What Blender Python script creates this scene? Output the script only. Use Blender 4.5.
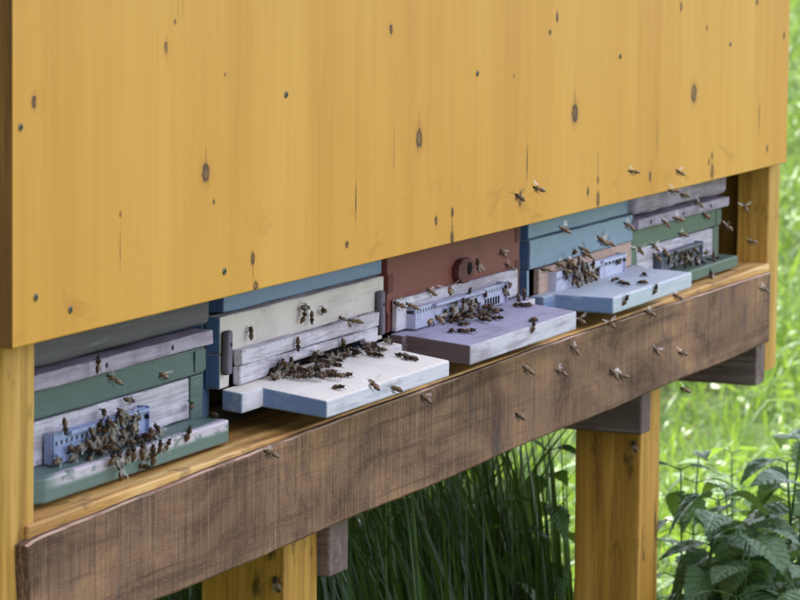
import bpy, bmesh, math, random
import numpy as np
from mathutils import Vector, Matrix, Euler
random.seed(11); RNG = np.random.default_rng(7)
for o in list(bpy.data.objects): bpy.data.objects.remove(o)
scene = bpy.context.scene
COL = scene.collection

# ------------------------------------------------------------------ camera
CAM_LOC = Vector((-3.0505, -1.5, 1.5))
cr, cu, cf = Vector((0.34098, -0.94007, 0)), Vector((0.09733, 0.03531, 0.99463)), Vector((0.93502, 0.33915, -0.10354))
ROLL = math.radians(-0.6); c_, s_ = math.cos(ROLL), math.sin(ROLL)
r2, u2 = cr * c_ - cu * s_, cr * s_ + cu * c_
cam = bpy.data.cameras.new('camera'); camo = bpy.data.objects.new('camera', cam); COL.objects.link(camo)
camo.matrix_world = Matrix(((r2.x, u2.x, -cf.x, CAM_LOC.x), (r2.y, u2.y, -cf.y, CAM_LOC.y), (r2.z, u2.z, -cf.z, CAM_LOC.z), (0, 0, 0, 1)))
cam.sensor_width = 36; cam.lens = 164.25; cam.clip_start = .05; cam.clip_end = 1000
cam.dof.use_dof = True; cam.dof.focus_distance = 4.3; cam.dof.aperture_fstop = 18
scene.camera = camo

# ------------------------------------------------------------------ light: open shade, sun behind the bee house
SUN_EL, SUN_AZ = math.radians(54), math.radians(28)      # azimuth from +Y towards +X
world = bpy.data.worlds.new('World'); scene.world = world; world.use_nodes = True
wn = world.node_tree; bg = wn.nodes['Background']
sky = wn.nodes.new('ShaderNodeTexSky'); sky.sky_type = 'NISHITA'; sky.sun_disc = False
sky.sun_elevation = SUN_EL; sky.sun_rotation = SUN_AZ; sky.air_density = 1.0; sky.dust_density = 3.0; sky.ozone_density = 0.6
hz = wn.nodes.new('ShaderNodeHueSaturation'); hz.inputs['Saturation'].default_value = .56   # thin summer haze: a paler sky
wn.links.new(sky.outputs[0], hz.inputs['Color']); wn.links.new(hz.outputs[0], bg.inputs[0]); bg.inputs[1].default_value = 0.15
sl = bpy.data.lights.new('sun', 'SUN'); sl.energy = 2.6; sl.angle = math.radians(.6); sl.color = (1, .95, .86)
so = bpy.data.objects.new('sun', sl); COL.objects.link(so)
sd = Vector((math.sin(SUN_AZ) * math.cos(SUN_EL), math.cos(SUN_AZ) * math.cos(SUN_EL), math.sin(SUN_EL)))
so.rotation_euler = sd.to_track_quat('Z', 'Y').to_euler(); so.location = sd * 30
vs = scene.view_settings; vs.view_transform = 'Standard'; vs.look = 'None'; vs.gamma = 1; vs.exposure = 2.38

# ------------------------------------------------------------------ measured places (metres)
BEES = [
    ('f',1,0.288,0.038,1.049),('f',1,0.390,0.050,1.001),('f',1,0.325,0.050,0.997),('f',1,0.556,0.050,0.975),('f',1,0.337,0.041,0.988),('f',1,0.381,0.041,0.984),
    ('f',1,0.216,0.041,0.997),('f',1,0.448,0.041,0.962),('e',1,0.476,0.020,0.955),('l',1,0.595,0.037,0.957),('e',1,0.421,0.020,0.950),('e',1,0.375,0.020,0.944),
    ('e',1,0.292,0.020,0.941),('e',1,0.279,0.020,0.954),('f',1,0.235,0.041,0.964),('f',1,0.259,0.041,0.957),('f',1,0.198,0.041,0.963),('f',1,0.230,0.041,0.972),
    ('f',1,0.249,0.041,0.971),('r',1,0.359,0.017,0.931),('f',1,0.338,0.041,0.987),('f',1,0.276,0.041,0.982),('f',1,0.365,0.041,0.977),('l',1,0.270,0.026,0.957),
    ('e',1,0.376,0.020,0.949),('f',1,0.322,0.041,0.965),('e',1,0.357,0.020,0.950),('l',1,0.363,0.034,0.957),('f',1,0.359,0.041,0.983),('f',1,0.353,0.041,0.989),
    ('l',1,0.408,0.027,0.957),('f',1,0.360,0.041,0.971),('f',1,0.378,0.041,0.968),('f',1,0.293,0.041,0.985),('f',1,0.272,0.041,0.971),('f',1,0.316,0.041,0.970),
    ('f',1,0.384,0.041,0.975),('f',1,0.330,0.041,0.957),('l',1,0.388,0.031,0.957),('f',1,0.308,0.041,0.982),('f',1,0.296,0.041,0.977),('e',1,0.295,0.020,0.953),
    ('e',1,0.335,0.020,0.954),('f',1,0.318,0.041,0.988),('f',1,0.286,0.041,0.975),('f',1,0.412,0.041,0.964),('f',1,0.424,0.041,0.958),('f',1,0.385,0.041,0.960),
    ('f',1,0.353,0.041,0.966),('f',1,0.411,0.041,0.959),('f',1,0.285,0.041,0.970),('e',1,0.299,0.020,0.957),('l',1,0.301,0.032,0.957),('e',1,0.320,0.020,0.952),
    ('l',1,0.345,0.036,0.957),('f',1,0.382,0.041,0.985),('f',1,0.297,0.041,0.967),('f',1,0.325,0.041,0.981),('e',1,0.346,0.020,0.957),('f',1,0.340,0.041,0.964),
    ('e',1,0.390,0.020,0.953),('f',1,0.339,0.041,0.974),('f',1,0.341,0.041,0.994),('l',1,0.385,0.036,0.957),('e',1,0.274,0.020,0.956),('f',1,0.294,0.041,0.960),
    ('f',1,0.278,0.041,0.966),('l',1,0.389,0.024,0.957),('l',1,0.288,0.021,0.957),('f',1,0.319,0.041,0.977),('a',1,0.276,0.010,1.037),('a',1,0.268,-0.047,1.045),
    ('a',1,0.527,-0.059,0.933),('f',2,0.729,0.052,1.035),('f',2,0.893,0.052,1.049),('f',2,0.890,0.052,1.038),('f',2,0.916,0.052,1.036),('f',2,0.958,0.052,1.039),
    ('f',2,0.850,0.043,1.012),('f',2,0.998,0.043,0.997),('f',2,0.797,0.043,0.996),('f',2,0.906,0.043,0.995),('f',2,1.151,0.043,0.983),('l',2,0.796,-0.030,0.968),
    ('l',2,1.084,-0.005,0.972),('l',2,1.080,-0.021,0.969),('l',2,1.076,-0.013,0.970),('l',2,1.071,0.025,0.976),('f',2,0.766,0.043,0.983),('l',2,0.878,-0.008,0.971),
    ('l',2,0.843,0.007,0.974),('l',2,0.889,0.023,0.976),('l',2,0.846,-0.012,0.971),('l',2,0.803,0.033,0.978),('l',2,0.833,0.031,0.977),('f',2,0.826,0.043,0.986),
    ('f',2,0.783,0.043,0.992),('l',2,0.901,0.009,0.974),('f',2,0.801,0.043,0.990),('l',2,0.846,0.020,0.976),('f',2,0.811,0.043,0.994),('f',2,0.841,0.043,0.983),
    ('l',2,0.850,0.031,0.977),('l',2,0.842,0.001,0.973),('f',2,0.819,0.043,0.980),('l',2,0.865,0.002,0.973),('l',2,0.816,0.010,0.974),('l',2,0.799,0.022,0.976),
    ('f',2,0.796,0.043,0.979),('l',2,0.876,0.010,0.974),('f',2,0.774,0.043,0.987),('l',2,0.799,0.016,0.975),('f',2,0.833,0.043,0.979),('l',2,0.853,0.016,0.975),
    ('l',2,0.909,0.025,0.976),('f',2,0.802,0.043,0.984),('f',2,0.782,0.043,0.979),('l',2,0.824,0.023,0.976),('l',2,0.817,-0.000,0.972),('l',2,0.828,0.019,0.975),
    ('l',2,0.792,0.034,0.978),('l',2,0.905,0.039,0.978),('f',2,0.994,0.043,0.982),('l',2,0.946,0.040,0.979),('f',2,0.890,0.043,0.978),('l',2,1.048,0.022,0.976),
    ('l',2,1.099,0.036,0.978),('f',2,0.930,0.043,0.980),('f',2,0.971,0.043,0.978),('l',2,1.025,0.033,0.978),('f',2,1.030,0.043,0.983),('l',2,0.910,0.032,0.977),
    ('f',2,1.074,0.043,0.978),('f',2,0.976,0.043,0.983),('f',2,1.020,0.043,0.978),('l',2,1.050,0.016,0.975),('l',2,0.956,0.032,0.977),('l',2,1.087,0.039,0.979),
    ('f',2,1.010,0.043,0.983),('l',2,0.978,0.034,0.978),('l',2,1.089,0.025,0.976),('l',2,0.914,0.028,0.977),('f',2,0.954,0.043,0.983),('l',2,1.043,0.027,0.977),
    ('l',2,0.933,0.030,0.977),('a',2,1.026,0.047,1.020),('a',2,0.878,-0.022,1.038),('a',2,0.595,-0.150,1.003),('a',2,0.739,-0.123,0.981),('a',2,0.980,-0.073,0.938),
    ('f',3,1.458,0.030,1.050),('f',3,1.440,0.038,1.015),('f',3,1.509,0.038,1.010),('f',3,1.613,0.038,1.010),('f',3,1.596,0.038,1.004),('f',3,1.653,0.038,0.990),
    ('f',3,1.679,0.038,0.994),('l',3,1.601,0.018,0.983),('l',3,1.616,0.009,0.982),('l',3,1.489,-0.041,0.977),('e',3,1.454,-0.048,0.974),('l',3,1.287,0.003,0.981),
    ('l',3,1.297,-0.007,0.980),('l',3,1.301,-0.015,0.980),('l',3,1.454,-0.001,0.981),('l',3,1.503,0.019,0.983),('f',3,1.415,0.038,0.994),('l',3,1.498,0.018,0.983),
    ('l',3,1.356,0.010,0.982),('l',3,1.425,0.012,0.982),('l',3,1.435,0.031,0.984),('f',3,1.453,0.038,0.992),('f',3,1.508,0.038,0.989),('l',3,1.407,0.027,0.984),
    ('f',3,1.381,0.038,0.990),('f',3,1.365,0.038,0.985),('l',3,1.385,0.031,0.984),('f',3,1.491,0.038,0.985),('f',3,1.364,0.038,0.997),('f',3,1.403,0.038,1.005),
    ('f',3,1.346,0.038,0.997),('f',3,1.471,0.038,0.998),('f',3,1.471,0.038,0.987),('l',3,1.363,0.029,0.984),('l',3,1.394,0.016,0.983),('l',3,1.508,0.031,0.984),
    ('l',3,1.461,0.015,0.983),('f',3,1.430,0.038,1.006),('l',3,1.411,-0.001,0.981),('l',3,1.376,0.022,0.983),('l',3,1.408,0.015,0.983),('l',3,1.513,0.017,0.983),
    ('f',3,1.452,0.038,1.003),('f',3,1.434,0.038,0.995),('f',3,1.376,0.038,1.004),('f',3,1.385,0.038,0.997),('f',3,1.425,0.038,0.987),('f',3,1.400,0.038,0.992),
    ('a',3,1.470,-0.004,1.067),('a',3,1.587,0.025,1.038),('a',3,1.120,0.012,1.032),('a',3,0.988,-0.052,1.046),('a',3,1.160,-0.015,1.045),('a',3,1.097,-0.060,1.055),
    ('a',3,0.969,-0.080,1.031),('a',3,0.929,-0.107,1.039),('a',3,1.290,-0.085,1.156),('a',3,1.187,-0.143,1.175),('f',4,1.912,0.038,1.031),('f',4,2.133,0.038,0.998),
    ('l',4,2.013,0.006,0.981),('l',4,1.973,-0.024,0.980),('l',4,2.123,-0.007,0.980),('l',4,2.015,-0.037,0.979),('e',4,2.031,-0.048,0.970),('l',4,1.994,-0.010,0.980),
    ('e',4,1.876,-0.048,0.968),('f',4,1.939,0.038,1.003),('f',4,1.965,0.038,0.995),('f',4,1.932,0.038,0.989),('f',4,1.923,0.038,1.018),('f',4,1.965,0.038,0.984),
    ('f',4,1.917,0.038,0.997),('f',4,1.981,0.038,0.997),('f',4,1.891,0.038,0.992),('f',4,1.965,0.038,1.003),('f',4,1.988,0.038,0.987),('f',4,1.905,0.038,0.986),
    ('f',4,1.897,0.038,1.002),('f',4,1.877,0.038,1.014),('f',4,1.930,0.038,1.010),('f',4,2.011,0.038,0.992),('f',4,1.892,0.038,1.017),('f',4,1.992,0.038,1.001),
    ('f',4,1.978,0.038,1.007),('f',4,1.913,0.038,1.008),('f',4,1.958,0.038,1.010),('f',4,1.870,0.038,1.009),('f',4,1.951,0.038,0.990),('f',4,2.018,0.038,0.984),
    ('f',4,1.942,0.038,0.983),('f',4,1.870,0.038,1.002),('f',4,1.894,0.038,1.009),('a',4,1.642,-0.130,1.168),('a',4,1.555,-0.062,1.094),('a',4,1.487,-0.110,1.075),
    ('a',4,1.546,-0.096,1.063),('a',4,1.551,-0.115,1.082),('a',4,1.753,-0.064,1.061),('a',4,1.464,-0.085,1.056),('a',4,1.565,-0.063,1.038),('a',4,1.460,-0.100,1.060),
    ('a',4,1.600,-0.086,1.031),('a',4,1.505,-0.053,1.045),('a',4,1.769,-0.088,1.084),('a',4,1.691,-0.076,1.068),('f',5,2.575,0.041,0.979),('f',5,2.543,0.041,0.970),
    ('f',5,2.588,0.041,0.968),('f',5,2.511,0.041,0.965),('f',5,2.417,0.041,0.979),('l',5,2.608,0.033,0.954),('f',5,2.451,0.041,0.967),('f',5,2.495,0.041,0.982),
    ('f',5,2.611,0.041,0.956),('f',5,2.668,0.041,0.953),('f',5,2.535,0.041,0.980),('f',5,2.516,0.041,0.974),('f',5,2.579,0.041,0.954),('f',5,2.481,0.041,0.974),
    ('f',5,2.548,0.041,0.957),('f',5,2.683,0.041,0.963),('f',5,2.635,0.041,0.971),('f',5,2.566,0.041,0.961),('l',5,2.648,0.026,0.953),('f',5,2.448,0.041,0.981),
    ('e',5,2.594,0.020,0.938),('l',5,2.660,0.036,0.954),('l',5,2.698,0.036,0.954),('a',5,2.192,-0.041,1.130),('a',5,1.992,-0.089,1.118),('a',5,2.052,-0.088,1.108),
    ('a',5,2.408,-0.012,1.067),('a',5,2.217,-0.076,1.065),('a',5,1.948,-0.090,1.074),('a',5,1.950,-0.108,1.081),('a',5,2.111,-0.070,1.045),('a',5,2.220,-0.109,1.049),
    ('a',5,2.519,-0.057,1.055),('a',5,2.588,-0.052,0.996),('a',5,2.044,-0.047,1.031),('a',5,2.051,-0.048,1.015),('a',5,1.890,-0.069,1.039),('a',5,1.890,-0.106,1.039),
    ('a',0,1.974,-0.102,0.967),('a',0,1.828,-0.103,0.958),('a',0,1.752,-0.069,0.949),('a',0,1.581,-0.078,0.971),('a',0,2.396,-0.122,0.940),('a',0,1.165,-0.140,0.954),
    ('a',0,1.575,-0.054,0.901),('a',0,1.637,-0.053,0.924),('a',0,1.509,-0.147,0.911),('a',0,1.571,-0.141,0.901),('a',0,1.829,-0.113,0.905),('a',0,1.887,-0.135,0.897),
    ('a',0,1.202,-0.118,0.892),('a',0,1.878,-0.142,0.846),('g',0,2.237,0.036,0.707),('g',0,0.778,0.035,0.741),
]
KNOTS = [(0.025,1.328,0.0064,0.0074),(0.331,1.370,0.0050,0.0070),(0.435,1.236,0.0133,0.0115),(0.457,1.205,0.0040,0.0031),(0.989,1.372,0.0068,0.0070),
    (0.849,1.129,0.0065,0.0046),(0.565,1.137,0.0071,0.0076),(0.574,1.106,0.0086,0.0065),(1.636,1.373,0.0067,0.0080),(1.606,1.353,0.0066,0.0040),
    (1.091,1.238,0.0144,0.0145),(1.724,1.240,0.0185,0.0151),(2.334,1.242,0.0201,0.0153),(2.252,1.375,0.0084,0.0075),(2.891,1.316,0.0082,0.0067),
    (1.216,1.140,0.0064,0.0062),(1.217,1.108,0.0076,0.0100),(1.156,1.134,0.0063,0.0062),(1.487,1.138,0.0093,0.0119),(1.837,1.141,0.0072,0.0056),
    (1.839,1.114,0.0097,0.0113),(1.790,1.127,0.0057,0.0070),(2.100,1.129,0.0080,0.0089),(2.446,1.140,0.0078,0.0063),(2.448,1.116,0.0120,0.0125),
    (2.429,1.132,0.0059,0.0062),(2.792,1.132,0.0080,0.0066),(0.353,1.395,0.0038,0.0030),(2.707,1.374,0.0097,0.0048),(0.485,1.337,0.0027,0.0021),
    (1.454,1.300,0.0042,0.0026),(2.402,1.340,0.0059,0.0046),(0.220,1.209,0.0031,0.0030)]
CRACKS = [(0.220,1.176,0.0019,0.0257),(0.877,1.178,0.0026,0.0255),(1.514,1.184,0.0034,0.0264),(2.134,1.186,0.0043,0.0252),(2.735,1.185,0.0046,0.0245),
    (0.435,1.252,0.0013,0.0146),(1.090,1.256,0.0018,0.0169),(1.723,1.259,0.0023,0.0164),(1.003,1.229,0.0014,0.0357),(0.361,1.407,0.0010,0.0142),
    (1.836,1.162,0.0024,0.0225),(1.216,1.123,0.0019,0.0175),(0.566,1.122,0.0014,0.0151),(2.447,1.131,0.0030,0.0219),(0.373,1.412,0.0010,0.0122)]
SCREWS = [(-0.004,1.306),(0.657,1.309),(0.485,1.130),(0.028,1.145),(0.104,1.126),(1.305,1.309),(1.935,1.311),(2.542,1.311)]

# ------------------------------------------------------------------ material helpers
def lin(r, g, b):
    f = lambda v: (v / 255 / 12.92) if v / 255 < .04045 else ((v / 255 + .055) / 1.055) ** 2.4
    return (f(r), f(g), f(b), 1)
class NT:
    def __init__(s, name):
        s.m = bpy.data.materials.new(name); s.m.use_nodes = True; s.t = s.m.node_tree; s.b = s.t.nodes['Principled BSDF']
    def n(s, kind, **kw):
        nd = s.t.nodes.new(kind)
        for k, v in kw.items(): setattr(nd, k, v)
        return nd
    def l(s, a, b): s.t.links.new(a, b)
    def setv(s, sock, v):
        if hasattr(v, 'links') or hasattr(v, 'is_linked'): s.l(v, sock)
        else: sock.default_value = v
    def math(s, op, a, b=0.0, c=None, clamp=False):
        nd = s.n('ShaderNodeMath', operation=op); nd.use_clamp = clamp
        s.setv(nd.inputs[0], a); s.setv(nd.inputs[1], b)
        if c is not None: s.setv(nd.inputs[2], c)
        return nd.outputs[0]
    def coords(s, scale=(1, 1, 1), loc=(0, 0, 0), kind='Object'):
        tc = s.n('ShaderNodeTexCoord'); mp = s.n('ShaderNodeMapping')
        mp.inputs['Scale'].default_value = scale; mp.inputs['Location'].default_value = loc
        s.l(tc.outputs[kind], mp.inputs[0]); return mp.outputs[0]
    def noise(s, vec, scale=1, detail=4, rough=.55, dist=0):
        nd = s.n('ShaderNodeTexNoise'); nd.inputs['Scale'].default_value = scale; nd.inputs['Detail'].default_value = detail
        nd.inputs['Roughness'].default_value = rough; nd.inputs['Distortion'].default_value = dist
        s.l(vec, nd.inputs['Vector']); return nd.outputs[0]
    def ramp(s, fac, stops):
        nd = s.n('ShaderNodeValToRGB'); e = nd.color_ramp.elements
        while len(e) < len(stops): e.new(.5)
        for i, (p, c) in enumerate(stops): e[i].position = p; e[i].color = c
        s.l(fac, nd.inputs[0]); return nd.outputs[0]
    def mix(s, fac, a, b, blend='MIX'):
        nd = s.n('ShaderNodeMix', data_type='RGBA', blend_type=blend)
        s.setv(nd.inputs[0], fac); s.setv(nd.inputs[6], a); s.setv(nd.inputs[7], b); return nd.outputs[2]
    def mr(s, v, a, b, c=0., d=1.):
        nd = s.n('ShaderNodeMapRange', interpolation_type='SMOOTHSTEP'); s.l(v, nd.inputs[0])
        for i, x in enumerate((a, b, c, d)): nd.inputs[i + 1].default_value = x
        return nd.outputs[0]
    def bump(s, h, strength=.4, dist=.001):
        nd = s.n('ShaderNodeBump'); nd.inputs['Strength'].default_value = strength; nd.inputs['Distance'].default_value = dist
        s.l(h, nd.inputs['Height']); s.l(nd.outputs[0], s.b.inputs['Normal'])
    def out(s, col, rough=.6, spec=.3):
        s.setv(s.b.inputs['Base Color'], col); s.setv(s.b.inputs['Roughness'], rough)
        s.b.inputs['Specular IOR Level'].default_value = spec; return s.m

def stretch(axis, along, across):
    return tuple(along if i == axis else across for i in range(3))

def painted(name, col, worn, dark=None, axis=0, wear=.5, seed=0, rough=.6, grain=.25, dirt=.35, edge=.75):
    """painted board that has weathered along its grain: worn streaks, dirt blotches, fine relief"""
    q = NT(name); loc = (seed * 3.1, seed * 1.7, seed * 2.3)
    fine = q.noise(q.coords(stretch(axis, 14, 330), loc), 1, 5, .65)
    mid = q.noise(q.coords(stretch(axis, 5, 70), loc), 1, 5, .6, .4)
    blot = q.noise(q.coords((9, 9, 9), loc), 1, 5, .6)
    speck = q.noise(q.coords((160, 160, 160), loc), 1, 3, .6)
    w = q.math('ADD', q.math('MULTIPLY', mid, .55), q.math('MULTIPLY', fine, .45))
    w = q.math('ADD', w, q.math('MULTIPLY', q.math('SUBTRACT', blot, .5), .5))
    wm = q.mr(w, .62 - wear * .25, .78 - wear * .25)
    c = q.mix(wm, lin(*col), lin(*worn))
    if dark is None: dark = tuple(v * .38 for v in worn)
    dm = q.math('MULTIPLY', q.mr(fine, .30, .42, 1, 0), q.math('ADD', wm, .25, clamp=True))
    c = q.mix(q.math('MULTIPLY', dm, grain * 1.9, clamp=True), c, lin(*dark))
    bl = q.math('MULTIPLY', q.mr(blot, .48, .74), dirt)
    c = q.mix(bl, c, lin(*dark))
    sp = q.math('MULTIPLY', q.mr(speck, .66, .74), .6)
    c = q.mix(sp, c, lin(*dark))
    if edge:
        bv = q.n('ShaderNodeBevel'); bv.samples = 4; bv.inputs['Radius'].default_value = .0045; ge = q.n('ShaderNodeNewGeometry')
        dp = q.n('ShaderNodeVectorMath', operation='DOT_PRODUCT'); q.l(bv.outputs[0], dp.inputs[0]); q.l(ge.outputs['Normal'], dp.inputs[1])
        en = q.noise(q.coords((45, 45, 45), loc), 1, 4, .7)
        em = q.math('MULTIPLY', q.mr(dp.outputs['Value'], .995, .90), q.mr(en, .40, .56))
        c = q.mix(q.math('MULTIPLY', em, edge), c, lin(*[min(255, v * .72 + 30) for v in worn]))
        c = q.mix(q.math('MULTIPLY', q.math('MULTIPLY', em, q.mr(speck, .5, .62)), .8), c, lin(*dark))
    h = q.math('ADD', q.math('MULTIPLY', fine, .6), q.math('MULTIPLY', wm, -.35))
    q.bump(h, .6, .0014)
    return q.out(c, rough)

def panel_mat():
    """yellow glazed coniferous panel, grain upright, knots, resin cracks at their own places"""
    q = NT('yellow_glazed_panel')
    tc = q.n('ShaderNodeTexCoord'); sp = q.n('ShaderNodeSeparateXYZ'); q.l(tc.outputs['Object'], sp.inputs[0])
    X, Z = q.math('ADD', sp.outputs[0], house.location.x), sp.outputs[2]
    jit = q.noise(q.coords((300, 300, 120)), 1, 3)
    def field(L, sc_):
        d = None
        for (x, z, a, b) in L:
            a *= sc_; b *= sc_ * 1.15
            cx = q.math('MULTIPLY_ADD', X, 1 / a, -x / a); cz = q.math('MULTIPLY_ADD', Z, 1 / b, -z / b)
            cx2 = q.math('MULTIPLY', cx, cx); r = q.math('MULTIPLY_ADD', cz, cz, cx2)
            d = r if d is None else q.math('MINIMUM', d, r)
        d = q.math('SQRT', d)
        return q.math('ADD', d, q.math('MULTIPLY', q.math('SUBTRACT', jit, .5), 1.5))
    dk, dc = field(KNOTS, .78), field(CRACKS, .9)
    warp = q.math('MULTIPLY', q.mr(dk, .5, 6, 1, 0), .012)
    cb = q.n('ShaderNodeCombineXYZ'); q.l(q.math('ADD', X, warp), cb.inputs[0]); q.l(Z, cb.inputs[2])
    def gr(sx, sz, det=4, dist=0.):
        mp = q.n('ShaderNodeMapping'); mp.inputs['Scale'].default_value = (sx, 1, sz); q.l(cb.outputs[0], mp.inputs[0])
        return q.noise(mp.outputs[0], 1, det, .6, dist)
    broad, mid, fine, blot = gr(5, .45, 4, .6), gr(34, 1.3, 5, .5), gr(240, 7, 4), gr(3, 3, 3)
    c = q.ramp(q.math('ADD', q.math('MULTIPLY', broad, .68), q.math('MULTIPLY', mid, .32)),
               [(.32, PAN_D), (.5, PAN_M), (.68, PAN_L)])
    c = q.mix(q.math('MULTIPLY', q.mr(fine, .52, .72), .30), c, PAN_D)
    c = q.mix(q.math('MULTIPLY', q.mr(blot, .5, .7), .25), c, PAN_M2)
    streak = q.mr(gr(60, .7, 3), .64, .74)
    c = q.mix(q.math('MULTIPLY', streak, .30), c, PAN_S)
    patch = q.math('MULTIPLY', q.mr(q.noise(q.coords((7, 1, 16), (3, 0, 5)), 1, 4, .6, .8), .58, .66), q.mr(Z, 1.15, 1.20, 1, 0))
    c = q.mix(q.math('MULTIPLY', patch, .32), c, PAN_S)
    halo = q.mr(dk, .9, 2.2, 1, 0); c = q.mix(q.math('MULTIPLY', halo, .35), c, PAN_S)
    kv = q.noise(q.coords((9, 9, 9), (5, 2, 8)), 1, 2)
    c = q.mix(q.math('MULTIPLY', q.mr(dk, .85, 1.05, 1, 0), q.mr(kv, .3, .6, .7, 1.)), c, lin(62, 30, 18))
    c = q.mix(q.math('MULTIPLY', q.mr(dk, .40, .62, 1, 0), q.mr(kv, .35, .6, .85, .35)), c, lin(164, 108, 54))
    c = q.mix(q.math('MULTIPLY', q.mr(dc, .4, 1.3, 1, 0), q.mr(kv, .35, .6, .35, .85)), c, lin(88, 50, 22))
    h = q.math('ADD', q.math('MULTIPLY', fine, .5), q.math('ADD', mid, q.math('MULTIPLY', q.mr(dc, .4, 1.2, 1, 0), -2.)))
    q.bump(h, .35, .0010)
    return q.out(c, .52, .35)
PAN_D, PAN_M, PAN_L, PAN_M2, PAN_S = lin(202, 138, 46), lin(215, 152, 57), lin(223, 163, 70), lin(206, 143, 49), lin(176, 104, 32)

def post_mat(name, cols, seed, axis=2, grime=.55):
    q = NT(name); loc = (seed, seed * 2, seed * 3)
    fine = q.noise(q.coords(stretch(axis, 10, 260), loc), 1, 5, .6)
    mid = q.noise(q.coords(stretch(axis, 2.2, 40), loc), 1, 5, .6, .7)
    blot = q.noise(q.coords(stretch(axis, 12, 26), loc), 1, 4, .6)
    c = q.ramp(mid, [(.3, lin(*cols[0])), (.52, lin(*cols[1])), (.7, lin(*cols[2]))])
    c = q.mix(q.math('MULTIPLY', q.mr(fine, .53, .66), .6), c, lin(*cols[0]))
    c = q.mix(q.math('MULTIPLY', q.mr(blot, .58, .70), grime), c, lin(*[v * .42 for v in cols[0]]))
    q.bump(q.math('ADD', fine, mid), .45, .0012)
    return q.out(c, .55, .35)

def beam_mat():
    """rough-sawn plank gone brown and mauve: upright saw marks, long grain, stains"""
    q = NT('rough_sawn_brown_plank')
    saw = q.noise(q.coords((430, 430, 12)), 1, 3, .65)
    saw2 = q.noise(q.coords((150, 150, 5)), 1, 4, .7, .4)
    grain = q.noise(q.coords((2.2, 60, 75)), 1, 5, .6, .3)
    blot = q.noise(q.coords((4.2, 3, 9), (2, 0, 1)), 1, 5, .65, .8)
    blot2 = q.noise(q.coords((9, 3, 5), (7, 0, 4)), 1, 4, .6, .6)
    grit = q.noise(q.coords((520, 520, 520)), 1, 2, .7)
    c = q.ramp(blot, [(.34, lin(92, 62, 46)), (.45, lin(130, 93, 70)), (.55, lin(150, 110, 84)), (.67, lin(186, 138, 98))])
    c = q.mix(q.math('MULTIPLY', q.mr(saw2, .52, .64), .45), c, lin(80, 60, 52))
    c = q.mix(q.math('MULTIPLY', q.mr(saw2, .46, .36), .35), c, lin(172, 138, 110))
    c = q.mix(q.math('MULTIPLY', q.mr(saw, .54, .68), .4), c, lin(180, 150, 126))
    c = q.mix(q.math('MULTIPLY', q.mr(saw, .46, .34), .45), c, lin(58, 42, 42))
    c = q.mix(q.math('MULTIPLY', q.mr(grain, .53, .68), .55), c, lin(74, 50, 42))
    c = q.mix(q.math('MULTIPLY', q.mr(blot2, .55, .68), .5), c, lin(84, 70, 74))
    c = q.mix(q.math('MULTIPLY', q.mr(grit, .58, .70), .5), c, lin(200, 168, 142))
    q.bump(q.math('ADD', saw, q.math('ADD', q.math('MULTIPLY', grit, .8), q.math('MULTIPLY', grain, .5))), 1., .003)
    return q.out(c, .8, .2)

def simple(name, col, rough=.6, spec=.3, var=.25, scale=60, metal=0):
    q = NT(name); nz = q.noise(q.coords((scale,) * 3), 1, 4)
    c = q.mix(q.math('MULTIPLY', nz, var), lin(*col), lin(*[v * .45 for v in col]))
    q.b.inputs['Metallic'].default_value = metal; q.bump(nz, .2, .0006)
    return q.out(c, rough, spec)

def reducer_mat(name, col, pitch=.011, z0=0., dots=True):
    """sheet-metal entrance strip: pale, with a row of punched ventilation slots"""
    q = NT(name); tc = q.n('ShaderNodeTexCoord'); sp = q.n('ShaderNodeSeparateXYZ'); q.l(tc.outputs['Object'], sp.inputs[0])
    X, Z = sp.outputs[0], sp.outputs[2]
    nz = q.noise(q.coords((40, 40, 40)), 1, 4); sc = q.noise(q.coords((30, 300, 300)), 1, 4)
    c = q.mix(q.math('MULTIPLY', q.mr(nz, .45, .7), .4), lin(*col), lin(*[v * .62 for v in col]))
    c = q.mix(q.math('MULTIPLY', q.mr(sc, .6, .72), .35), c, lin(90, 80, 84))
    if dots:
        fx = q.math('ABSOLUTE', q.math('SUBTRACT', q.math('FRACT', q.math('MULTIPLY', X, 1 / pitch)), .5))
        mx = q.mr(fx, .16, .22, 1, 0)
        mz = q.mr(q.math('ABSOLUTE', q.math('SUBTRACT', Z, z0)), .0018, .0026, 1, 0)
        c = q.mix(q.math('MULTIPLY', mx, mz), c, lin(30, 26, 30))
    q.bump(nz, .15, .0008)
    return q.out(c, .42, .45)

# ------------------------------------------------------------------ object helpers
def link(name, me, mats, parent=None, smooth=False):
    o = bpy.data.objects.new(name, me); COL.objects.link(o)
    for m in (mats if isinstance(mats, (list, tuple)) else [mats]): me.materials.append(m)
    if parent is not None: o.parent = parent
    if smooth:
        me.polygons.foreach_set('use_smooth', [True] * len(me.polygons))
    return o
def thing(name, loc, label, cat, group=None):
    o = bpy.data.objects.new(name, None); COL.objects.link(o); o.location = loc; o.empty_display_size = .05
    o['label'] = label; o['category'] = cat
    if group: o['group'] = group
    return o
def tag(o, label=None, cat=None, group=None, kind=None):
    for k, v in (('label', label), ('category', cat), ('group', group), ('kind', kind)):
        if v: o[k] = v
    return o
def origin(parent):
    p = Vector((0, 0, 0))
    while parent is not None: p += parent.location; parent = parent.parent
    return p
def from_bm(name, bm, mats, parent, smooth=False):
    p = origin(parent)
    bmesh.ops.translate(bm, vec=-p, verts=bm.verts)
    bmesh.ops.recalc_face_normals(bm, faces=bm.faces)
    me = bpy.data.meshes.new(name); bm.to_mesh(me); bm.free()
    return link(name, me, mats, parent, smooth)
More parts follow.
